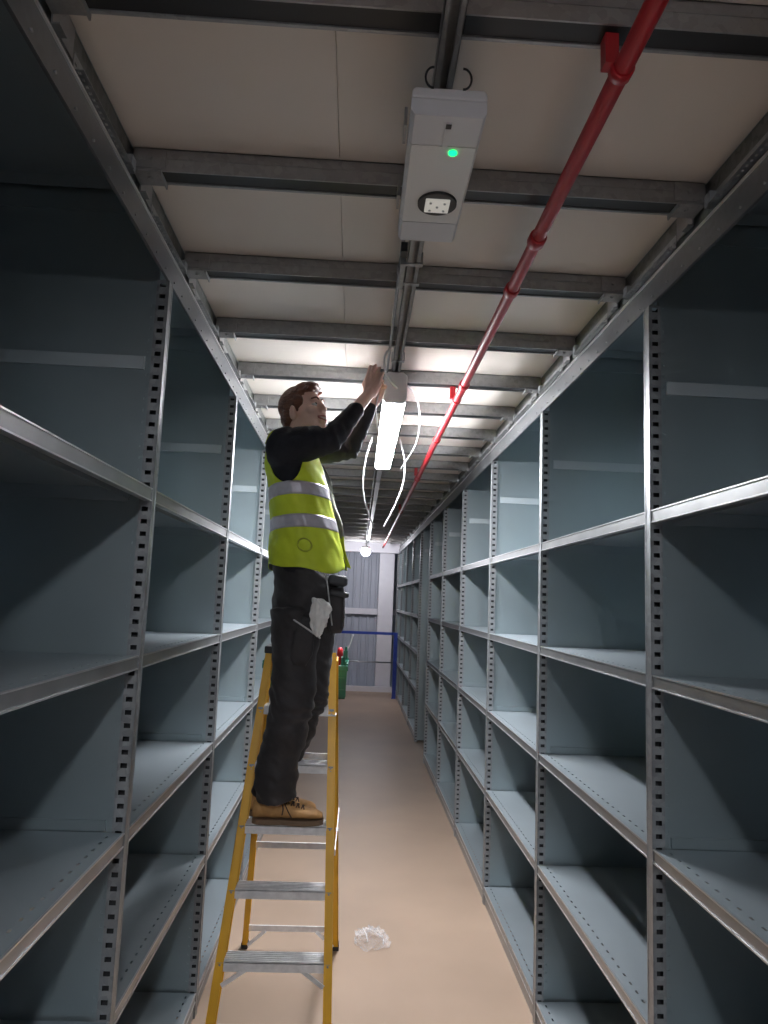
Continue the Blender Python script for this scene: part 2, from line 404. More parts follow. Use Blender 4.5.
def cleat_mb(s_):
    b = MB()    # folded bracket tying the joist to the edge beam; local origin at joist end
    b.box(0, -s_ * .085, -.0045, -.0005, -.058, -.006)
    b.box(-s_ * .001, -s_ * .075, -.004, .064, -.068, -.0645)
    b.box(-s_ * .072, -s_ * .076, -.004, .064, -.078, -.0645)
    b.box(s_ * .0, -s_ * .004, .064, .16, -.085, -.015)
    b.box(s_ * .0, -s_ * .018, .064, .10, -.089, -.085)
    b.cyl((-s_ * .045, -.010, -.03), (-s_ * .045, -.004, -.03), .006, 6); b.cyl((-s_ * .04, .025, -.073), (-s_ * .04, .025, -.067), .006, 6)
    return b
def angle_mb(s_):
    b = MB()    # perforated angle strip lying along the edge beam between two joists
    b.perf((0, 0, 0), Y3, Z3, X3 * -s_, .34, .04, .02, .02, .010, .006); b.perf((0, 0, 0), Y3, X3 * -s_, Z3, .34, .024, .012, .02, .010, .006)
    b.box(0, -s_ * .02, .33, .36, .0, .035)
    return b
joists = 24
for i in range(joists):
    y = 0.628 + .568 * i
    if i < 11: lb = 'galvanised ceiling joist across the aisle, %s from the camera' % ORD[i]; g = 'galvanised ceiling joists'
    else: lb = 'small distant galvanised ceiling joist in the dark far half of the ceiling'; g = 'distant galvanised ceiling joists'
    t = empty('ceiling_joist', lb, 'joist', (0, y, ZB), g)
    inst('joist', joist_mb, 'channel', [M_joist, M_black], t, (0, 0, 0))
    for s_, xe in ((-1, XJ0), (1, XJ1)):
        inst(('cleat', s_), lambda: cleat_mb(s_), 'cleat', M_joist, t, (xe, 0, 0))
        inst(('angle', s_), lambda: angle_mb(s_), 'perforated_angle', M_galv, t, (xe - s_ * .001, .17, -.100))

# central strut channel
def xs(y): return .128 + .0075 * y
def tf(y): return Vector((xs(y), y, 0))
t = empty('cable_strut', 'long galvanised strut channel carrying the lights down the ceiling', 'strut', (xs(0), 0, 2.9))
b = MB(); ya, yb = -3.1, 13.9
dx = Vector((.0075, 1, 0)).normalized(); sx = Vector((dx.y, -dx.x, 0)); L2 = (yb - ya) / 2; mc = tf((ya + yb) / 2)
for (o_, hw, z0, z1) in ((-.0195, .001, 2.9, 2.934), (.0195, .001, 2.9, 2.934), (0, .0205, 2.932, 2.934), (-.0145, .006, 2.9, 2.902), (.0145, .006, 2.9, 2.902), (-.0085, .001, 2.9, 2.908), (.0085, .001, 2.9, 2.908)):
    b.obox(mc + sx * o_ + Z3 * ((z0 + z1) / 2), sx, dx, Z3, hw, L2, (z1 - z0) / 2)
o = b.build('channel', M_joist, t)
for y in (2.13, 2.27, 3.05, 6.4, 7.6):
    b = MB(); c = tf(y); b.obox(c + Z3 * 2.898, sx, dx, Z3, .028, .010, .002)
    for s_ in (-1, 1): b.obox(c + sx * (s_ * .027) + Z3 * 2.917, sx, dx, Z3, .002, .010, .02)
    b.build('strut_clamp', M_galv, t)
b = MB(); c = tf(2.2); b.obox(c - sx * .034 + Z3 * 2.9, sx, dx, Z3, .008, .09, .012); b.cyl(c - sx * .045 + Z3 * 2.9, c - sx * .045 + Z3 * 2.93, .006, 8)
b.build('side_bracket', M_galv, t)
b = MB(); c = tf(2.05); b.obox(c - sx * .036 + Z3 * 2.905, sx, dx, Z3, .01, .02, .015); b.build('cable_gland', M_black, t)
rebase(t, (xs(0), 0, 2.9))

# thin plastic conduit beside the strut
b = MB(); b.tube([tf(y) - sx * .040 + Z3 * 2.926 for y in (1.75, 3.3, 6, 9, 13.5)], .006, 8)
tag(b.build('conduit', M_galv), 'thin grey conduit running along the left edge of the ceiling strut', 'conduit')

# red sprinkler pipe
def px_(y): return .463 + .0055 * y
t = empty('sprinkler_pipe', 'long red painted sprinkler pipe under the ceiling joists', 'pipe', (px_(0), 0, 2.865))
b = MB(); b.tube([(px_(y), y, 2.865) for y in (-3.1, 0, 1.82, 3.14, 8, 13.95)], .0190, 20); b.build('pipe', M_red, t)
for y in (1.87, 2.20, 3.24, 4.42, 5.9, 8.2, 11.2):
    b = MB(); b.tube([(px_(y), y - .022, 2.865), (px_(y), y - .016, 2.865), (px_(y), y + .016, 2.865), (px_(y), y + .022, 2.865)], [.022, .025, .025, .022], 20)
    b.build('coupling', M_red, t)
for y in (1.225, 3.497, 5.769, 8.041):
    b = MB(); b.box(px_(y) - .036, px_(y) - .010, y - .014, y + .014, 2.87, 2.932)
    b.tube([(px_(y), y - .012, 2.865), (px_(y), y + .012, 2.865)], .0225, 20); b.build('hanger', M_red, t)
rebase(t, (px_(0), 0, 2.865))

# ------------------------------------------------------------------ luminaires
def lum_frame(yc):
    return tf(yc)
def luminaire(name, label, y0, y1, zb, hw, M_cover, h=.1, zt=2.897):
    t = empty(name, label, 'light', (xs((y0 + y1) / 2), (y0 + y1) / 2, zt))
    def sec(y, k=1.0, prof=None, dz=0):
        c = tf(y); return [c + sx * (p[0] * k) + Z3 * (p[1] + dz) for p in prof]
    zm = zb + .030
    top = [(-hw * .62, zt), (-hw * .92, zt - .012), (-hw, zm), (hw, zm), (hw * .92, zt - .012), (hw * .62, zt)]
    b = MB(); b.rings([sec(y0, .96, top), sec(y0 + .008, 1, top), sec(y1 - .008, 1, top), sec(y1, .96, top)]); b.build('housing', M_lum, t)
    cov = [(-hw * .97, zm - .001), (-hw * .97, zb + .016), (-hw * .80, zb), (hw * .80, zb), (hw * .97, zb + .016), (hw * .97, zm - .001)]
    cap = .03
    b = MB(); b.rings([sec(y0 + cap, 1, cov), sec(y0 + cap + .004, 1, cov), sec(y1 - cap, 1, cov), sec(y1 - cap + .004, 1, cov)]); o = b.build('diffuser', M_cover, t)
    for ya_, yb_ in ((y0 - .004, y0 + cap), (y1 - cap + .004, y1 + .004)):
        cv = [(p[0] * 1.04, p[1] - (.002 if p[1] < zm - .002 else -.002)) for p in cov]
        tp = [(-hw * .64, zt), (-hw * .95, zt - .014)] + cv[:0]
        full = [(-hw * .64, zt), (-hw * 1.02, zt - .016), (-hw * 1.02, zb + .012), (-hw * .84, zb - .003), (hw * .84, zb - .003), (hw * 1.02, zb + .012), (hw * 1.02, zt - .016), (hw * .64, zt)]
        b = MB(); b.rings([sec(ya_, 1, full), sec(yb_, 1, full)]); e = b.build('end_cap', M_lum, t); fin_bevel(e, .004)
    for fy in (.2, .8):
        y = y0 + (y1 - y0) * fy; b = MB()
        for s_ in (-1, 1): b.obox(tf(y) + sx * (s_ * (hw + .001)) + Z3 * (zm + .005), sx, dx, Z3, .003, .012, .014)
        b.build('clip', M_galv, t)
    return t
lum = luminaire('lit_batten', 'brightly lit white batten light the man is fitting under the strut', 3.20, 4.93, 2.755, .054, M_lit, zt=2.897)
rebase(lum, (xs(4.06), 4.06, 2.897))
lum2 = luminaire('rear_batten', 'lit batten light on the strut behind the camera', -1.9, -.5, 2.755, .054, M_lit2)
rebase(lum2, (xs(-1.2), -1.2, 2.897))
# near fitting, not lit: emergency light with sensor
t = empty('emergency_light', 'unlit pale emergency light with green indicator and round black sensor', 'light', (0, 0, 0))
y0, y1, zb, zt, hw = 1.235, 1.712, 2.755, 2.812, .073
def sec(y, prof): c = tf(y) + sx * .004; return [c + sx * p[0] + Z3 * p[1] for p in prof]
full = [(-hw * .93, zt), (-hw * .99, zt - .008), (-hw, zb + .035), (hw, zb + .035), (hw * .99, zt - .008), (hw * .93, zt)]
b = MB(); b.rings([sec(y0, full), sec(y1, full)]); o = b.build('housing', M_lum, t); fin_bevel(o, .004)
cov = [(-hw * .99, zb + .034), (-hw * .99, zb + .01), (-hw * .90, zb), (hw * .90, zb), (hw * .99, zb + .01), (hw * .99, zb + .034)]
b = MB(); b.rings([sec(y0 + .002, cov), sec(y0 + .09, cov)]); b.build('end_cap', M_lum, t)
b = MB(); b.rings([sec(y0 + .093, cov), sec(y1 - .093, cov)]); b.build('cover', M_opal, t)
b = MB(); b.rings([sec(y1 - .09, cov), sec(y1 - .002, cov)]); b.build('end_cap', M_lum, t)
c = tf(1.345); b = MB(); b.cyl(c + sx * .025 + Z3 * (zb - .003), c + sx * .025 + Z3 * (zb + .005), .0085, 24); b.build('green_indicator', M_led, t)['label'] = 'glowing green indicator'
c = tf(1.29); b = MB(); b.obox(c + sx * .006 + Z3 * (zb - .001), sx, dx, Z3, .006, .035, .0015); b.build('logo_slot', M_lum, t)
c = tf(1.262); b = MB(); b.obox(c + sx * .006 + Z3 * (zb - .003), sx, dx, Z3, .0055, .006, .0015); b.build('test_button', M_black, t)
c = tf(1.53); b = MB(); b.cyl(c + sx * .013 + Z3 * (zb - .007), c + sx * .013 + Z3 * (zb + .004), .045, 40); b.build('sensor_ring', M_black, t)
b = MB(); b.obox(c + sx * .013 + Z3 * (zb - .009), sx, dx, Z3, .028, .026, .003); o = b.build('sensor_window', M_sens, t); fin_bevel(o, .002)
sen = o
b = MB()
for i in (-1, 0, 1):
    for j in (-1, 0, 1):
        if abs(i) + abs(j) != 1: b.cyl(c + sx * (.013 + i * .016) + dx * (j * .015) + Z3 * (zb - .014), c + sx * (.013 + i * .016) + dx * (j * .015) + Z3 * (zb - .011), .003, 10)
b.build('sensor_lens', M_galv, sen)
b = MB()
for s_ in (-1, 1):
    for fy in (.25, .78): b.obox(tf(y0 + (y1 - y0) * fy) + sx * (s_ * (hw + .002)) + Z3 * (zb + .06), sx, dx, Z3, .003, .03, .02)
b.build('clip', M_galv, t)
for s_ in (-1, 1):
    c = tf(1.235) + Z3 * 2.83 + sx * (s_ * .028)
    b = MB(); b.tube([c + dx * (.022 * math.cos(a)) * 0 + sx * (s_ * .016 * math.sin(a)) + Z3 * (.024 * math.cos(a)) + dx * (-.002 * a) for a in [PI * k / 12 for k in range(13)]], .0022, 8)
    b.build('wire_loop', M_black, t)
rebase(t, (xs(1.46), 1.46, 2.897))

# round light at the far end
t = empty('round_lamp', 'small round lit lamp hanging at the far end of the ceiling', 'lamp', (0, 0, 0))
cL = Vector((.19, 13.1, 2.70))
b = MB(); b.ell(cL, (.085, .085, .075)); b.build('bulb_cover', M_lit3, t)
b = MB(); b.cyl(cL + Z3 * .06, cL + Z3 * .105, .075, 24); b.cyl(cL + Z3 * .1, (cL.x, cL.y, 2.9), .012, 10); b.build('base', M_lum, t)
rebase(t, tuple(cL + Z3 * .12))

# ------------------------------------------------------------------ hanging cables
def spline(pts, n=8):
    pts = [Vector(p) for p in pts]; P = [pts[0]] + pts + [pts[-1]]; out = []
    for i in range(1, len(P) - 2):
        for k in range(n):
            t_ = k / n; a, b_, c_, d_ = P[i - 1], P[i], P[i + 1], P[i + 2]
            out.append(.5 * ((2 * b_) + (c_ - a) * t_ + (2 * a - 5 * b_ + 4 * c_ - d_) * t_ ** 2 + (3 * b_ - 3 * c_ + d_ - a) * t_ ** 3))
    return out + [pts[-1]]
def cable(label, pix, r=.0045):
    b = MB(); b.tube(spline([at(*p) for p in pix]), r, 8, ends=True)
    return tag(b.build('white_cable', M_cable), label, 'cable')
cable('white cable looping down left of the lit batten to the strut behind', [(372, 438, 4.3), (365, 462, 4.4), (363, 490, 4.6), (368, 512, 5.2), (374, 528, 6.4)], .005)
cable('white cable curving down from the far end of the lit batten', [(400, 440, 4.7), (405, 462, 4.7), (403, 484, 4.8), (395, 505, 4.9), (384, 526, 5.0)], .0055)
cable('white cable arcing down in the air right of the lit batten', [(408, 386, 3.5), (416, 396, 3.5), (420, 418, 3.5), (416, 444, 3.6), (401, 469, 3.8)], .0035)
cable('short white cable hanging beside the left edge of the lit batten', [(383, 384, 3.15), (377, 400, 3.15), (376, 415, 3.18), (378, 430, 3.22)], .0035)
cable('white cable loop held by the man above the batten end', [(392, 348, 3.12), (386, 353, 3.08), (384, 362, 3.04), (386, 374, 3.03), (391, 382, 3.05), (397, 388, 3.1)], .0045)

# ------------------------------------------------------------------ far end railing
t = empty('handrail', 'blue steel handrail with thin grey middle rail at the far end', 'handrail', (.835, 13.6, 0))
b = MB(); b.box(-.035, .035, -.035, .035, 0, 1.215); b.box(-.045, .04, -.06, .06, 0, .01); o = b.build('post', M_blue, t); 
b = MB(); b.box(-1.39, .035, -.025, .025, 1.175, 1.225); b.build('top_rail', M_blue, t)
b = MB(); b.cyl((-1.39, 0, .66), (0, 0, .66), .013, 10); b.build('middle_rail', M_galv, t)
b = MB(); b.box(-1.39, -1.32, -.035, .035, 0, 1.18); b.build('post', M_blue, t)

# ------------------------------------------------------------------ yellow stepladder
def fy(z): return 2.775 + .27 * z          # front plane of the ladder
def flx(z): return -.478 + .0735 * z       # left rail centre
def frx(z): return -.018 - .040 * z        # right rail centre
TOPZ = 1.585
t = empty('stepladder', 'yellow fibreglass stepladder with aluminium treads under the man', 'ladder', (-.25, 3.3, 0))
lad = t
def channel_rail(a, b_, w_, d_, open_dir):
    """C-section rail from a to b_: web across y, flanges"""
    mbx = MB(); a, b_ = Vector(a), Vector(b_); d = (b_ - a).normalized(); y = Vector((0, 1, -d.y / d.z)).normalized(); x = y.cross(d).normalized()
    mid = (a + b_) / 2; hl = (b_ - a).length / 2
    mbx.obox(mid - y * (d_ / 2 - .002), x, y, d, w_ / 2, .002, hl)
    mbx.obox(mid + y * (d_ / 2 - .002), x, y, d, w_ / 2, .002, hl)
    mbx.obox(mid - x * open_dir * (w_ / 2 - .002), x, y, d, .002, d_ / 2, hl)
    return mbx
o = channel_rail((flx(0), fy(0) + .035, 0.012), (flx(TOPZ), fy(TOPZ) + .035, TOPZ), .032, .066, 1).build('front_rail', M_yel, lad)
o = channel_rail((frx(0), fy(0) + .035, 0.012), (frx(TOPZ), fy(TOPZ) + .035, TOPZ), .032, .066, -1).build('front_rail', M_yel, lad)
RB0 = [(-.488, 3.985, .012), (-.012, 3.985, .012)]; RB1 = [(-.372, 3.30, 1.56), (-.072, 3.30, 1.56)]
for i, s_ in ((0, 1), (1, -1)): channel_rail(RB0[i], RB1[i], .028, .040, s_).build('rear_rail', M_yel, lad)
def rear(i, z):
    k = (z - .012) / (1.56 - .012); return Vector(RB0[i]).lerp(Vector(RB1[i]), k)
STEPS = [.215, .447, .683, .908, 1.135, 1.36]
for z in STEPS:
    b = MB(); xl, xr = flx(z) + .014, frx(z) - .014; y = fy(z) - .004
    b.box(xl, xr, y, y + .002, z - .032, z); b.box(xl, xr, y, y + .085, z - .002, z); b.box(xl, xr, y + .083, y + .085, z - .025, z)
    for k in range(6): b.box(xl, xr, y + .003 + k * .0145, y + .0095 + k * .0145, z, z + .005)
    b.build('tread', M_alu, lad)
    for xc in (flx(z), frx(z)):
        b = MB(); b.box(xc - .010, xc + .010, fy(z) - .0025, fy(z) + .001, z - .030, z - .002); b.cyl((xc, fy(z) - .006, z - .009), (xc, fy(z), z - .009), .004, 10); b.cyl((xc, fy(z) - .006, z - .023), (xc, fy(z), z - .023), .004, 10)
        b.build('rivet_plate', M_galv, lad)
for z in (STEPS[0], STEPS[1]):
    for xc, s_ in ((flx(z), 1), (frx(z), -1)):
        b = MB(); y = fy(z) + .002
        b.beam((xc + s_ * .012, fy(z - .085) + .004, z - .075), (xc + s_ * .105, y + .004, z - .024), .018, .004, Vector((0, 0, 1)) if False else Vector((s_ * .4, 0, .9)))
        b.cyl((xc + s_ * .10, y - .008, z - .022), (xc + s_ * .10, y + .004, z - .022), .004, 10)
        b.build('brace', M_alu, lad)
for z in (.115, .60, 1.08):
    a_, c_ = rear(0, z), rear(1, z)
    b = MB(); b.box(a_.x + .01, c_.x - .01, a_.y - .004, a_.y + .004, z - .014, z + .014); b.build('rear_bar', M_alu, lad)
    if z == .115:
        for q, s_ in ((a_, 1), (c_, -1)):
            b = MB(); b.beam((q.x + s_ * .01, q.y + .01, z - .09), (q.x + s_ * .10, q.y - .008, z - .01), .016, .004, Vector((s_ * .5, 0, .8))); b.build('brace', M_alu, lad)
# spreaders
for i, xf in ((0, flx), (1, frx)):
    z = .80; a_ = Vector((xf(z) + (-.02 if i == 0 else .02), fy(z) + .06, z)); c_ = rear(i, z) + Vector((-.018 if i == 0 else .018, 0, 0))
    b = MB(); b.beam(a_, c_, .004, .024, X3); b.cyl((a_ + c_) / 2 - X3 * .006, (a_ + c_) / 2 + X3 * .006, .008, 12); b.build('spreader', M_alu, lad)
# top cap and feet
b = MB(); zc = TOPZ; xa, xb = flx(zc) - .022, frx(zc) + .004
b.box(xa, xa + .085, fy(zc) - .008, fy(zc) + .16, zc - .004, zc + .028); b.box(xa + .085, xb, fy(zc) + .05, fy(zc) + .16, zc - .03, zc + .0)
o = b.build('top_cap', M_black, lad); fin_bevel(o, .005)
for p in ((flx(0), fy(0) + .035), (frx(0), fy(0) + .035), (-.488, 3.985), (-.012, 3.985)):
    b = MB(); b.box(p[0] - .020, p[0] + .020, p[1] - .037, p[1] + .037, 0, .03) if p[1] < 3.5 else b.box(p[0] - .017, p[0] + .017, p[1] - .026, p[1] + .026, 0, .03)
    o = b.build('rubber_foot', M_rub, lad); fin_bevel(o, .003)
# cable tie on the right rail
z = 1.33; b = MB(); b.box(frx(z) - .019, frx(z) + .019, fy(z) - .003, fy(z) + .072, z, z + .006); b.build('cable_tie', M_cable, lad)
rebase(lad, (-.25, 3.38, 0))

# green tool caddy hooked on the back of the ladder top
t = empty('tool_caddy', 'green plastic tool caddy hooked on the back of the stepladder top', 'caddy', (0, 0, 0))
x0, x1, y0, y1, z0, z1 = -.415, -.010, 3.41, 3.58, 1.365, 1.54
b = MB(); b.box(x0 + .01, x1 - .01, y0, y1, z0, z0 + .006); b.box(x0 + .01, x1 - .012, y0, y0 + .005, z0, z1 - .03); b.box(x0 + .01, x1 - .012, y1 - .005, y1, z0, z1)
b.box(x0 + .008, x0 + .013, y0, y1, z0, z1); b.box(x1 - .015, x1 - .010, y0, y1, z0, z1)
for k in range(9):
    xx = x0 + .03 + k * .045; b.box(xx, xx + .008, y0 - .005, y0, z0 + .01, z1 - .035)
for zz in (z0 + .035, z0 + .09): b.box(x0 + .006, x1 - .008, y0 - .006, y0, zz, zz + .008)
o = b.build('tray', M_green, t)
b = MB(); b.box(x0, x1, y0 - .008, y0 + .004, z1 - .045, z1 - .02); b.box(x0, x1, y1 - .004, y1 + .008, z1 - .02, z1 + .005); b.box(x1 - .012, x1, y0, y1, z1 - .03, z1 - .008); b.box(x0, x0 + .012, y0, y1, z1 - .03, z1 - .008)
o = b.build('rim', M_green, t); fin_bevel(o, .003)
b = MB(); 
for xx in (-.10, -.33): b.tube(spline([(xx, y0 + .02, z1 - .03), (xx, y0 - .02, z1 + .005), (xx, y0 - .05, z1 + .012), (xx, y0 - .052, z1 + .0)]), .005, 8)
b.build('hook', M_green, t)
rebase(t, ((x0 + x1) / 2, (y0 + y1) / 2, z0))
b = MB(); b.tube([(-.055, 3.50, 1.44), (-.055, 3.50, 1.555), (-.053, 3.50, 1.56), (-.053, 3.50, 1.585)], [.009, .009, .016, .013], 14, ends=True); b.box(-.064, -.042, 3.488, 3.512, 1.562, 1.578)
tag(b.build('screwdriver', M_redp), 'red handled tool sticking up from the green caddy', 'screwdriver')
b = MB(); b.tube(spline([(-.035, 3.51, 1.48), (-.03, 3.51, 1.56), (-.008, 3.51, 1.61), (.006, 3.51, 1.66)]), .003, 8); tag(b.build('cable_tie', M_cable), 'white cable tie poking up out of the green caddy', 'cable tie')
b = MB(); b.tube([(-.024, 3.47, 1.44), (-.026, 3.47, 1.54), (-.024, 3.47, 1.60)], [.008, .012, .006], 12, ends=True); b.box(-.036, -.016, 3.46, 3.48, 1.555, 1.585)
tag(b.build('pliers', M_green), 'green gripped hand tool upright in the caddy beside the red one', 'pliers')

# ------------------------------------------------------------------ crumpled clear bag on the floor
b = MB(); bc = Vector((.177, 4.06, 0)); n, m_ = 40, 20; vs = []; fs = []
for i in range(m_ + 1):
    a = PI * .5 * i / m_ * 1.0
    for k in range(n):
        t_ = 2 * PI * k / n; d = Vector((math.cos(t_) * math.cos(a), math.sin(t_) * math.cos(a), math.sin(a)))
        q = noise.noise(d * 2.6 + Vector((3, 1, 2))) * .35 + noise.noise(d * 7) * .22 + abs(noise.noise(d * 14)) * .15
        r = .088 * (1 + q); vs.append((bc.x + d.x * r, bc.y + d.y * r * 1.0, max(.001, d.z * .062 * (1 + q * 1.6)) + .001))
for i in range(m_):
    for k in range(n): fs.append((i * n + k, i * n + (k + 1) % n, (i + 1) * n + (k + 1) % n, (i + 1) * n + k))
b.add(vs, fs); o = b.build('plastic_bag', M_film)
tag(o, 'small crumpled clear plastic bag lying on the bare floor right of the ladder', 'bag')
for p in o.data.polygons: p.use_smooth = False
b = MB()
for (p, q) in (((-.03, .01, .07), (.055, -.03, .045)), ((-.045, .03, .06), (-.02, -.05, .03)), ((-.01, .06, .04), (.035, .065, .03)), ((.06, .02, .03), (.065, -.03, .01))):
    b.tube([bc + Vector(p), bc + (Vector(p) + Vector(q)) / 2 + Vector((.004, 0, .004)), bc + Vector(q)], .003, 6, ends=True)
c_ = b.build('crease', M_cable, o)

# ------------------------------------------------------------------ the man
Rz = Matrix.Rotation
HC = Vector((-.250, 3.045, 2.632))
HM = Matrix.Translation(HC) @ Rz(math.radians(-32), 4, 'Z') @ Rz(math.radians(-16), 4, 'Y') @ Rz(math.radians(3), 4, 'X')
H3 = HM.to_3x3()
def hp(x, y, z): return HM @ Vector((x, y, z))
def hell(mb, c, r, rot=None):
    mb.ell(hp(*c), r, H3 if rot is None else H3 @ rot, 24, 16)
# joints
SH_R, EL_R, WR_R = at(289, 446, 2.905), at(331, 440, 2.82), at(370, 393, 3.02)
SH_L, EL_L, WR_L = at(300, 450, 3.22), at(349, 450, 3.24), at(371, 404, 3.17)
HIP_R, KN_R, AN_R = at(297, 600, 2.98), at(293, 704, 2.97), at(277, 798, 3.02)
HIP_L, KN_L, AN_L = at(314, 600, 3.14), at(306, 702, 3.14), at(267, 797, 3.15)
body = MB()
hell(body, (-.012, 0, .038), (.097, .075, .084)); hell(body, (.030, 0, -.02), (.062, .058, .082))
hell(body, (.052, 0, -.088), (.036, .032, .026)); hell(body, (.03, .034, -.066), (.042, .022, .034)); hell(body, (.03, -.034, -.066), (.042, .022, .034))
hell(body, (.076, 0, .034), (.016, .048, .014)); hell(body, (.062, .038, -.012), (.026, .022, .022)); hell(body, (.062, -.038, -.012), (.026, .022, .022))
body.tube([hp(.086, 0, .026), hp(.094, 0, .004), hp(.103, 0, -.016)], [.009, .0095, .0115], 12, ends=True)
hell(body, (.093, .011, -.020), (.011, .008, .0075)); hell(body, (.093, -.011, -.020), (.011, .008, .0075))
hell(body, (.084, 0, -.045), (.014, .030, .014)); hell(body, (.084, 0, -.066), (.014, .026, .014)); hell(body, (.078, 0, -.094), (.016, .018, .014))
for s_ in (-1, 1):
    e = Matrix.Rotation(math.radians(12), 3, 'Y') @ Matrix.Rotation(s_ * math.radians(18), 3, 'Z')
    hell(body, (-.012, s_ * .078, -.004), (.019, .008, .032), e); hell(body, (-.008, s_ * .076, -.026), (.011, .008, .013), e)
NB = Vector((-.300, 3.06, 2.47))
body.tube([hp(-.02, 0, -.03), (hp(-.03, 0, -.10) + NB) / 2 + Vector((.004, 0, .02)), NB], [.058, .056, .062], 20, ends=True)
# inner torso, legs
def trings(rows, n=32, pw=1.0):
    out = []
    for (cx, cy_, z, a, b_) in rows:
        out.append([Vector((cx + a * math.copysign(abs(math.cos(t_)) ** pw, math.cos(t_)), cy_ + b_ * math.copysign(abs(math.sin(t_)) ** pw, math.sin(t_)), z)) for t_ in [2 * PI * k / n for k in range(n)]])
    return out
TC = 3.06
body.smooth = True
body.rings(trings([(-.30, TC, 2.50, .05, .07), (-.295, TC, 2.46, .08, .15), (-.28, TC, 2.38, .095, .17), (-.255, TC, 2.25, .10, .155), (-.235, TC, 2.08, .09, .14), (-.215, TC, 1.93, .10, .155), (-.205, TC, 1.84, .09, .14)]))
for hp_, kn, an in ((HIP_R, KN_R, AN_R), (HIP_L, KN_L, AN_L)): body.tube([hp_, (hp_ + kn) / 2, kn, (kn * .6 + an * .4), an, an + Vector((.0, .02, -.02))], [.078, .068, .05, .05, .032, .028], 16, ends=True)
for s0, e0, w0 in ((SH_R, EL_R, WR_R), (SH_L, EL_L, WR_L)):
    body.tube([s0, s0.lerp(e0, .5), e0, e0.lerp(w0, .3), e0.lerp(w0, .75), w0], [.045, .043, .036, .038, .028, .0245], 16, ends=True)
# hands: palm + five bent fingers each
def hand(mb, wr, d, nrm, side, curl=(.5, .7, .5), sc=1.0, spread=.10, thumb=None):
    """d: wrist to knuckles, nrm: out of the back of the hand, side: towards the thumb"""
    d = d.normalized(); side = (side - d * side.dot(d)).normalized(); nrm = (nrm - d * nrm.dot(d) - side * nrm.dot(side)).normalized()
    for k, (w_, l_) in enumerate(((-.029, .078), (-.010, .086), (.010, .088), (.027, .084))):
        mb.tube([wr + side * w_ * .55, wr + d * l_ * .55 * sc + side * w_ * .9 + nrm * .003, wr + d * l_ * sc + side * w_], [.0165, .0155, .0115], 12, ends=True)
    mb.tube([wr, wr + d * .045 * sc + side * .012 - nrm * .008, wr + d * .06 * sc - nrm * .006], [.023, .020, .014], 12, ends=True)
    for k, (w_, l_, L_) in enumerate(((-.030, .078, .058), (-.010, .087, .074), (.010, .089, .080), (.028, .084, .070))):
        p = wr + d * l_ * sc + side * w_; ang = 0; pts = [p]
        sd = (w_ / .03) * spread
        for j, (fr, cu) in enumerate(zip((.45, .32, .23), curl)):
            ang += cu * (1 + .10 * (1.5 - k))
            v = (d * math.cos(ang) - nrm * math.sin(ang) + side * sd).normalized(); p = p + v * L_ * fr * sc; pts.append(p)
        mb.tube(pts, [.0096, .0088, .0080, .0066], 10, ends=True)
    th = thumb or (.9, .35, -.35)
    p0 = wr + d * .018 * sc + side * .020; v1 = (side * .45 + d * .75 - nrm * .45).normalized(); p1 = p0 + v1 * .040
    v2 = (d * th[0] + side * th[1] + nrm * th[2]).normalized(); p2 = p1 + v2 * .032; p3 = p2 + (v2 * .7 - nrm * .5 - side * .2).normalized() * .026
    mb.tube([p0, p1, p2, p3], [.0150, .0118, .0104, .0085], 12, ends=True)
dR = (at(378, 362, 3.05) - WR_R).normalized()
hand(body, WR_R, dR, Vector((-.35, -.9, .1)), Vector((-.6, .15, .5)), curl=(.18, .35, .3), spread=.05, thumb=(1, -.1, -.4))
dL = (at(381, 376, 3.12) - WR_L).normalized()
hand(body, WR_L, dL, Vector((.1, .9, .1)), Vector((-.5, -.3, .6)), curl=(.5, .8, .6), spread=.05)
man = remeshed(body, 'person', M_skin, .0042, None, 2)
tag(man, 'young man in yellow hi-vis vest standing on the stepladder, arms raised to the light', 'person')

# face details
for s_ in (-1, 1):
    b = MB(); b.ell(hp(.0755, s_ * .030, .010), (.0125, .0125, .0105), H3, 18, 12); e = b.build('eye', M_eye, man)
    b = MB(); b.ell(hp(.0845, s_ * .0305, .0115), (.0045, .0055, .0058), H3, 14, 10); b.build('iris', M_iris, e)
    b = MB(); b.tube(spline([hp(.083, s_ * .013, .0165), hp(.0865, s_ * .028, .0205), hp(.078, s_ * .045, .015)]), [.0030] * 17, 8, ends=True); b.build('eyelid', M_skin, man)
    b = MB(); b.tube(spline([hp(.0905, s_ * .010, .035), hp(.092, s_ * .026, .040), hp(.080, s_ * .047, .034)]), [.0034] * 17, 8, ends=True); b.build('eyebrow', M_hair, man)
b = MB(); b.tube(spline([hp(.083, -.030, -.046), hp(.0955, -.014, -.0465), hp(.099, 0, -.0465), hp(.0955, .014, -.0465), hp(.083, .030, -.046)]), .0036, 8, ends=True)
b.tube(spline([hp(.083, -.029, -.050), hp(.093, -.013, -.0625), hp(.096, 0, -.0650), hp(.093, .013, -.0625), hp(.083, .029, -.050)]), .0042, 8, ends=True); b.build('lips', M_lipm, man)
b = MB(); b.tube(spline([hp(.084, -.024, -.0505), hp(.0945, -.012, -.0545), hp(.0965, 0, -.0555), hp(.0945, .012, -.0545), hp(.084, .024, -.0505)]), .0038, 8, ends=True); b.build('teeth', M_teeth, man)
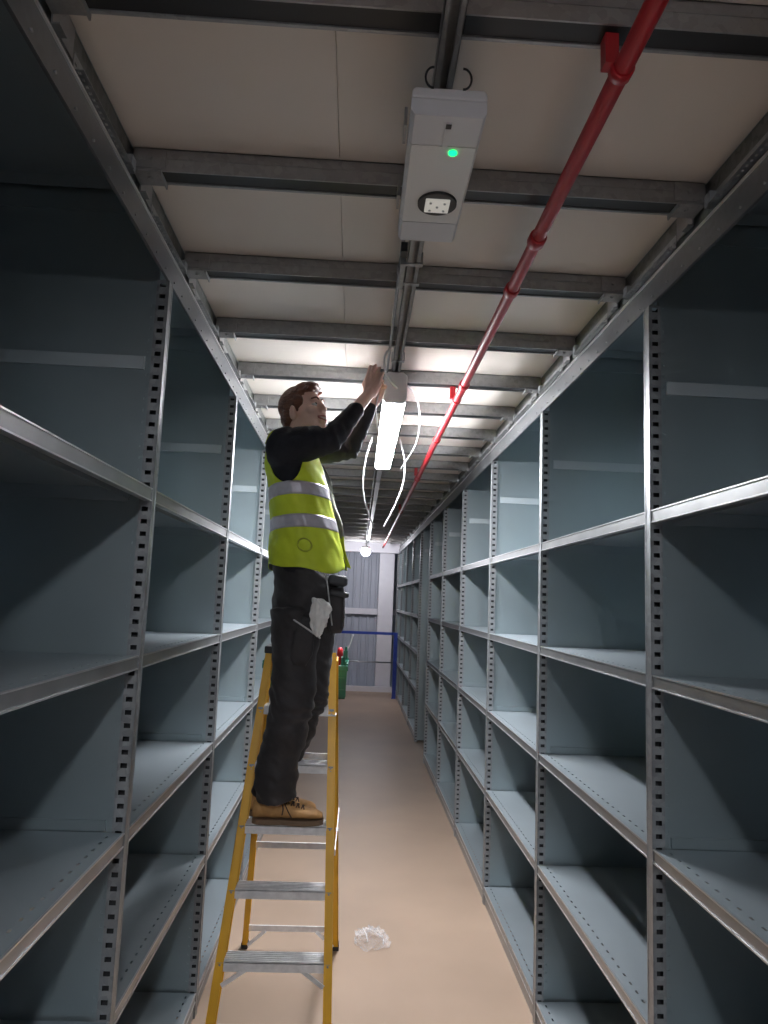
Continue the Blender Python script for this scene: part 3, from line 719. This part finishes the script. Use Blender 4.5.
# hair: short, swept up and forward
hm = MB()
hell(hm, (-.022, 0, .052), (.098, .079, .086)); hell(hm, (.030, 0, .100), (.058, .060, .036)); hell(hm, (-.060, 0, .0), (.056, .066, .072)); hell(hm, (-.075, 0, -.04), (.036, .050, .045))
for s_ in (-1, 1): hell(hm, (.012, s_ * .066, .040), (.034, .014, .030)); hell(hm, (-.045, s_ * .060, .008), (.028, .014, .036)); hell(hm, (.010, s_ * .069, .012), (.008, .005, .018))
hell(hm, (.072, -.01, .102), (.026, .045, .020)); hell(hm, (.086, -.018, .098), (.014, .030, .014))
for k in range(60):
    a = random.uniform(-1, 1); u_ = random.uniform(-.03, .07)
    c_ = (u_, a * .055, .118 - .5 * max(0, u_ - .06) - .035 * a * a)
    hm.tube([hp(c_[0] - .02, c_[1], c_[2] - .008), hp(c_[0], c_[1], c_[2]), hp(c_[0] + .020, c_[1] * 1.05 - .004, c_[2] + random.uniform(-.003, .003))], [.009, .008, .0055], 8, ends=True)
def hdisp(co, no):
    q = HM.inverted() @ co
    return .0016 * noise.noise(Vector((q.x * 30, q.y * 110, q.z * 60))) + .0012 * noise.noise(Vector((q.x * 60, q.y * 220, q.z * 160)))
remeshed(hm, 'hair', M_hair, .0034, man, 1, hdisp)

# sweater
sw = MB(); sw.smooth = True
sw.rings(trings([(-.298, TC, 2.545, .064, .068), (-.300, TC, 2.515, .072, .085), (-.305, TC, 2.485, .088, .150), (-.300, TC, 2.44, .104, .180), (-.288, TC, 2.36, .112, .185), (-.268, TC, 2.25, .113, .172), (-.250, TC, 2.08, .108, .158), (-.225, TC, 1.93, .115, .165)]))
def sleeve(s0, e0, cuff, s_, rr=(.068, .062, .052, .048, .040)):
    sw.tube([s0 + Vector((-.02, s_ * -.02, -.01)), s0.lerp(e0, .35), s0.lerp(e0, .75), e0, e0.lerp(cuff, .5), cuff], [rr[0] + .006, rr[0], rr[1], rr[2], rr[3], rr[4]], 24, ends=True)
CU_R = EL_R.lerp(WR_R, .60); CU_L = EL_L.lerp(WR_L, .93)
sleeve(SH_R, EL_R, CU_R, -1, (.076, .063, .053, .046, .038)); sleeve(SH_L, EL_L, CU_L, 1, (.064, .058, .050, .043, .034))
sw.tube([(-.31, 2.93, 2.44), SH_R + Vector((-.01, .01, .005))], [.085, .080], 24, ends=True)
sw.ell((-.320, 2.935, 2.435), (.076, .07, .085)); sw.ell((-.320, 3.185, 2.435), (.076, .07, .085))
sw.tube([(-.31, 3.19, 2.44), SH_L], [.08, .070], 24, ends=True)
def sdisp(co, no):
    d = .0035 * noise.noise(co * 14) + .0022 * noise.noise(Vector((co.x * 34, co.y * 20, co.z * 34)))
    for e0 in (EL_R, EL_L):
        r = (co - e0).length
        if r < .12: d += .004 * math.sin(co.x * 150 + co.z * 60) * (1 - r / .12)
    return d
remeshed(sw, 'sweater', M_sweat, .0065, man, 3, sdisp)

# hi-vis vest: open at the front, armholes at the sides
def vest_section(z):
    K = [(1.945, -.203, .160, .190), (2.02, -.212, .154, .187), (2.16, -.230, .134, .186), (2.30, -.258, .124, .190), (2.40, -.284, .119, .190), (2.48, -.300, .100, .165), (2.53, -.300, .090, .115)]
    for i in range(len(K) - 1):
        if z <= K[i + 1][0] or i == len(K) - 2:
            t_ = (z - K[i][0]) / (K[i + 1][0] - K[i][0]); t_ = max(0, min(1, t_)); return [K[i][j] * (1 - t_) + K[i + 1][j] * t_ for j in (1, 2, 3)]
def vest_pt(th, z, off=0):
    cx, a, b_ = vest_section(z)
    k = 1 + .022 * math.sin(th * 5 + 1 + z * 3) * max(0, (2.3 - z) / .35) + .016 * noise.noise(Vector((math.cos(th) * 3, math.sin(th) * 3, z * 7))) * 1.5 + .035 * noise.noise(Vector((math.cos(th) * 4, math.sin(th) * 4, z * 18 + th * 2)))
    p = Vector((cx + (a * k + off) * math.cos(th), TC + (b_ * k + off) * math.sin(th), z))
    # front panels hang forward of the belly
    f = max(0, math.cos(th)) ** 2 * max(0, (2.42 - z) / .45)
    p.x += .006 * f
    return p
def arm_top(th):
    """top edge height by angle: th=-pi/2 is the near side"""
    z = 2.505
    for c_ in (-PI / 2 - .28, PI / 2 + .28):
        d = abs((th - c_ + PI) % (2 * PI) - PI)
        if d < .95: z = min(z, 2.30 + (.205) * (d / .95) ** 2.2)
    return z
TH0 = math.radians(16)
def vest_shell(th_a, th_b, z0f, z1f, nth, nz, off, thick):
    b = MB(); b.smooth = True; vs = []
    for i in range(nth + 1):
        th = th_a + (th_b - th_a) * i / nth; z0, z1 = z0f(th), z1f(th)
        for j in range(nz + 1):
            z = z0 + (z1 - z0) * j / nz; vs.append(vest_pt(th, z, off))
    fs = [(i * (nz + 1) + j, (i + 1) * (nz + 1) + j, (i + 1) * (nz + 1) + j + 1, i * (nz + 1) + j + 1) for i in range(nth) for j in range(nz)]
    b.add(vs, fs); return b
hem = lambda th: 1.952 + .012 * math.sin(th * 2 + .5) - .006 * math.sin(5 * th)
b = vest_shell(TH0, 2 * PI - TH0, hem, arm_top, 160, 60, .006, .003)
o = b.build('hi_vis_vest', [M_vest, M_vlin], man); so = o.modifiers.new('cloth', 'SOLIDIFY'); so.thickness = .003; so.offset = 1; so.material_offset = 1
vest = o
for zc, nm in ((2.262, 'upper'), (2.128, 'lower')):
    for (ta, tb) in ((TH0 + .02, 2 * PI - TH0 - .02),):
        b = vest_shell(ta, tb, lambda th: zc - .027 + .018 * math.cos(th + 1.27), lambda th: zc + .027 + .018 * math.cos(th + 1.27), 140, 6, .0105, .002)
        o = b.build('reflective_band', M_band, vest); s2 = o.modifiers.new('t', 'SOLIDIFY'); s2.thickness = .0012
# loose far front panel hanging ahead of the near one
b = MB(); b.smooth = True; vs = []; nz = 40; nx = 8
for j in range(nz + 1):
    k = j / nz; z = 2.42 - .455 * k
    xf = -.160 + .140 * k ** .8; xb_ = xf - .055 - .01 * k
    for i in range(nx + 1):
        u_ = i / nx; vs.append(Vector((xb_ + (xf - xb_) * u_ + .006 * math.sin(z * 30), 3.13 - .02 * u_ + .012 * math.sin(u_ * 7 + z * 14), z + .01 * math.sin(u_ * 3))))
b.add(vs, [(j * (nx + 1) + i, j * (nx + 1) + i + 1, (j + 1) * (nx + 1) + i + 1, (j + 1) * (nx + 1) + i) for j in range(nz) for i in range(nx)])
b2 = b.build('front_panel', [M_vlin, M_vest], vest); s2 = b2.modifiers.new('t', 'SOLIDIFY'); s2.thickness = .003; b2['label'] = 'grey inner face of the open front'
n_ = len(b2.data.polygons)
for i, p in enumerate(b2.data.polygons):
    if i > n_ * .72: p.material_index = 1
for s_ in (-1, 1):   # shoulder straps
    b = MB(); b.smooth = True; P = spline([(-.395, TC + s_ * .115, 2.47), (-.375, TC + s_ * .10, 2.525), (-.31, TC + s_ * .09, 2.545), (-.235, TC + s_ * .095, 2.515), (-.195, TC + s_ * .11, 2.46)], 6)
    vs = []
    for p in P: vs += [p + Vector((0, -.028, -.006)), p + Vector((0, 0, .003)), p + Vector((0, .028, -.006))]
    b.add(vs, [(i * 3 + j, i * 3 + j + 1, i * 3 + j + 4, i * 3 + j + 3) for i in range(len(P) - 1) for j in range(2)])
    o = b.build('shoulder_strap', M_vest, vest); s2 = o.modifiers.new('t', 'SOLIDIFY'); s2.thickness = .004
# faint round print low on the vest side
b = MB(); b.smooth = True; vs = []; cth, cz_, nr = -PI / 2 + .05, 2.045, 28
for k in range(nr):
    a = 2 * PI * k / nr
    for rr in (.022, .029): vs.append(vest_pt(cth + rr * math.cos(a) / .15, cz_ + rr * math.sin(a), .0150))
b.add(vs, [(k * 2, k * 2 + 1, ((k + 1) % nr) * 2 + 1, ((k + 1) % nr) * 2) for k in range(nr)])
M_print = mat('faded_print', (0.36, 0.44, 0.03), 0.7, var=.3, scale=60)
o = b.build('round_print', M_print, vest); s2 = o.modifiers.new('t', 'SOLIDIFY'); s2.thickness = .0006

# trousers
tr = MB(); tr.smooth = True
tr.rings(trings([(-.232, TC, 2.02, .112, .162), (-.222, TC, 1.95, .128, .172), (-.205, TC, 1.86, .145, .180), (-.196, TC, 1.78, .142, .176), (-.196, TC, 1.72, .120, .150)], 40))
def leg(h_, k_, a_, s_):
    top = h_ + Vector((0, 0, -.04))
    tr.tube([top, h_.lerp(k_, .35), h_.lerp(k_, .7), k_, k_.lerp(a_, .3) + Vector((-.004, 0, 0)), k_.lerp(a_, .6) + Vector((-.014, 0, 0)), k_.lerp(a_, .85) + Vector((-.010, 0, 0)), a_ + Vector((.006, 0, .0))], [.110, .100, .090, .088, .086, .084, .090, .088], 28)
leg(HIP_R, KN_R, AN_R + Vector((-.006, 0, .002)), -1); leg(HIP_L, KN_L, AN_L + Vector((.01, 0, .005)), 1)
def tdisp(co, no):
    d = .013 * noise.noise(Vector((co.x * 7, co.y * 7, co.z * 11))) + .005 * noise.noise(Vector((co.x * 16, co.y * 12, co.z * 34 + co.x * 20)))
    for (k_, amp, rad) in ((KN_R, .009, .20), (KN_L, .008, .2), (AN_R + Vector((0, 0, .06)), .010, .13), (AN_L + Vector((0, 0, .06)), .010, .13), (HIP_R + Vector((.03, 0, -.05)), .007, .13)):
        r = (co - k_).length
        if r < rad: d += .8 * amp * math.sin((co.z + .5 * co.x + .09 * noise.noise(co * 6)) * 95) * (1 - r / rad)
    return d
remeshed(tr, 'trousers', M_trou, .0075, man, 3, tdisp); trou = bpy.data.objects[-1] if False else [c for c in man.children if c.name.startswith('trousers')][0]
# seams, belt and pockets on the trousers
b = MB(); b.tube(spline([at(324, 571, 2.885), at(327, 582, 2.885), at(329, 598, 2.89), at(332, 625, 2.90)]), .0028, 8, ends=True); b.build('piping', M_pipe, trou)
b = MB(); b.tube(spline([at(294, 620, 2.865), at(306, 628, 2.86), at(320, 638, 2.87)]), .0034, 8, ends=True); o = b.build('pocket_trim', M_pipe, trou); o['label'] = 'pale edge of the hip pocket'
def cloth_box(name, c, hx, hy, hz, M, rot=0, sd=0):
    q = MB(); q.smooth = True; rs = []; n = 24; Rm = Matrix.Rotation(rot, 3, 'Y')
    for i in range(9):
        k = -1 + 2 * i / 8; ring = []
        for j in range(n):
            a = 2 * PI * j / n; px_ = math.copysign(abs(math.cos(a)) ** .45, math.cos(a)); py_ = math.copysign(abs(math.sin(a)) ** .45, math.sin(a))
            sc = (1 - abs(k) ** 4 * (.40 if k < 0 else .15)); p = Vector((hx * px_ * sc, hy * py_ * sc, hz * k)); p = p + p.normalized() * .006 * noise.noise(p * 30 + Vector((sd, 0, 0)))
            ring.append(Vector(c) + Rm @ p)
        rs.append(ring)
    q.rings(rs); return q.build(name, M, trou)
cloth_box('holster_pocket', at(303, 640, 2.89), .045, .020, .10, M_trou, .10, 3)
cloth_box('holster_pocket', at(336, 610, 2.99), .038, .065, .095, M_trou, -.05, 5)
cloth_box('pouch_flap', at(338, 581, 2.97), .040, .060, .022, M_trou2, .08, 7)
cloth_box('pouch_flap', at(339, 594, 2.97), .042, .062, .012, M_trou2, .12, 9)
# boots
def boot(name, heel, toe, z, s_, parent):
    """tan lace-up boot, sole bottom at z"""
    d = (toe - heel); L_ = d.length; d.normalize(); side = Vector((-d.y, d.x, 0))
    S = [(-.0, .024, .085), (.02, .032, .098), (.06, .035, .105), (.10, .036, .098), (.14, .041, .086), (.19, .046, .068), (.235, .046, .061), (.265, .038, .054), (.287, .023, .042), (.292, .008, .024)]
    q = MB(); q.smooth = True; rs = []
    for (x_, hw_, h_) in S:
        ring = []
        for k in range(24):
            a = 2 * PI * k / 24; cx_ = math.cos(a); sz_ = math.sin(a)
            zz = .022 + (h_ - .022) * (.5 + .5 * sz_); ww = hw_ * math.copysign(abs(cx_) ** .75, cx_) * (1 - .28 * max(0, sz_) ** 2)
            ring.append(heel + d * x_ * L_ / .292 + side * ww + Z3 * (z + zz))
        rs.append(ring)
    q.rings(rs)
    an_ = heel + d * .062 + Z3 * (z + .07)
    q.tube([an_, an_ + Z3 * .03 - d * .002, an_ + Z3 * .055 - d * .003], [.044, .041, .040], 20, ends=True)
    def bd(co, no): return .0015 * noise.noise(co * 40) + .001 * noise.noise(co * 90)
    bo = remeshed(q, name, M_boot, .0045, parent, 2, bd)
    q = MB(); n = 36; out = []
    for lvl, ex in ((0, .0), (.010, .002), (.020, .0015)):
        ring = []
        for k in range(n):
            a = 2 * PI * k / n; u_ = .5 - .5 * math.cos(a); x_ = u_ * .298 - .003
            hw_ = np.interp(x_, [0, .02, .06, .12, .19, .235, .27, .292, .296], [.012, .032, .036, .034, .046, .046, .038, .018, .004]) + ex
            sgn = 1 if math.sin(a) > 0 else -1
            if abs(math.sin(a)) < 1e-6: hw_ = 0
            ring.append(heel + d * x_ * L_ / .292 + side * sgn * hw_ + Z3 * (z + lvl))
        out.append(ring)
    q.rings(out); q.build('sole', M_sole, bo)
    q = MB()
    for k in range(5):
        x_ = .115 + k * .021; h_ = np.interp(x_, [.10, .14, .19, .235], [.106, .090, .073, .065])
        p = heel + d * x_ * L_ / .292 + Z3 * (z + h_); w_ = .024
        q.tube([p - side * w_ - Z3 * .010, p + d * .008, p + side * w_ - Z3 * .010 + d * .012], .0024, 6, ends=True); q.tube([p + side * w_ - Z3 * .010, p + d * .008, p - side * w_ - Z3 * .010 + d * .012], .0024, 6, ends=True)
    p = heel + d * .125 * L_ / .292 + Z3 * (z + .09)
    q.tube(spline([p, p - side * .03 + Z3 * .004, p - side * .046 - Z3 * .03 + d * .02, p - side * .048 - Z3 * .055 + d * .035]), .0024, 6, ends=True)
    q.tube(spline([p, p - side * .028 + Z3 * .008 - d * .01, p - side * .046 - Z3 * .02, p - side * .050 - Z3 * .045 - d * .002]), .0024, 6, ends=True)
    q.build('laces', M_lace, bo)
    return bo
zs = STEPS[3] + .005
boot('boot', Vector((-.372, 3.040, 0)), Vector((-.085, 3.052, 0)), zs, -1, man)
boot('boot', Vector((-.400, 3.140, 0)), Vector((-.118, 3.165, 0)), zs, 1, man)
# white rag tucked in the hip pocket
q = MB(); q.smooth = True; A, B_, C_ = at(319, 606, 2.865), at(317, 618, 2.85), at(318, 638, 2.87)
rg = [(at(316, 598, 2.875), .016), (at(319, 604, 2.862), .034), (at(320, 611, 2.855), .042), (at(319, 620, 2.855), .036), (at(317, 629, 2.862), .027), (at(318, 637, 2.868), .014)]
rs = []
for i, (c_, r) in enumerate(rg):
    rs.append([c_ + Vector((r * math.cos(a) * (1 + .22 * math.sin(5 * a + i)), r * .6 * math.sin(a) * (1 + .2 * math.sin(4 * a + 2 * i)), .008 * math.sin(3 * a + i))) for a in [2 * PI * k / 24 for k in range(24)]])
q.rings(rs); o = q.build('rag', M_rag); tag(o, "crumpled white rag hanging from the man's hip pocket", 'rag')
sb = o.modifiers.new('s', 'SUBSURF'); sb.levels = 2; sb.render_levels = 2
tx = bpy.data.textures.new('crumple', 'CLOUDS'); tx.noise_scale = .03
dm = o.modifiers.new('d', 'DISPLACE'); dm.texture = tx; dm.strength = .030; dm.mid_level = .5
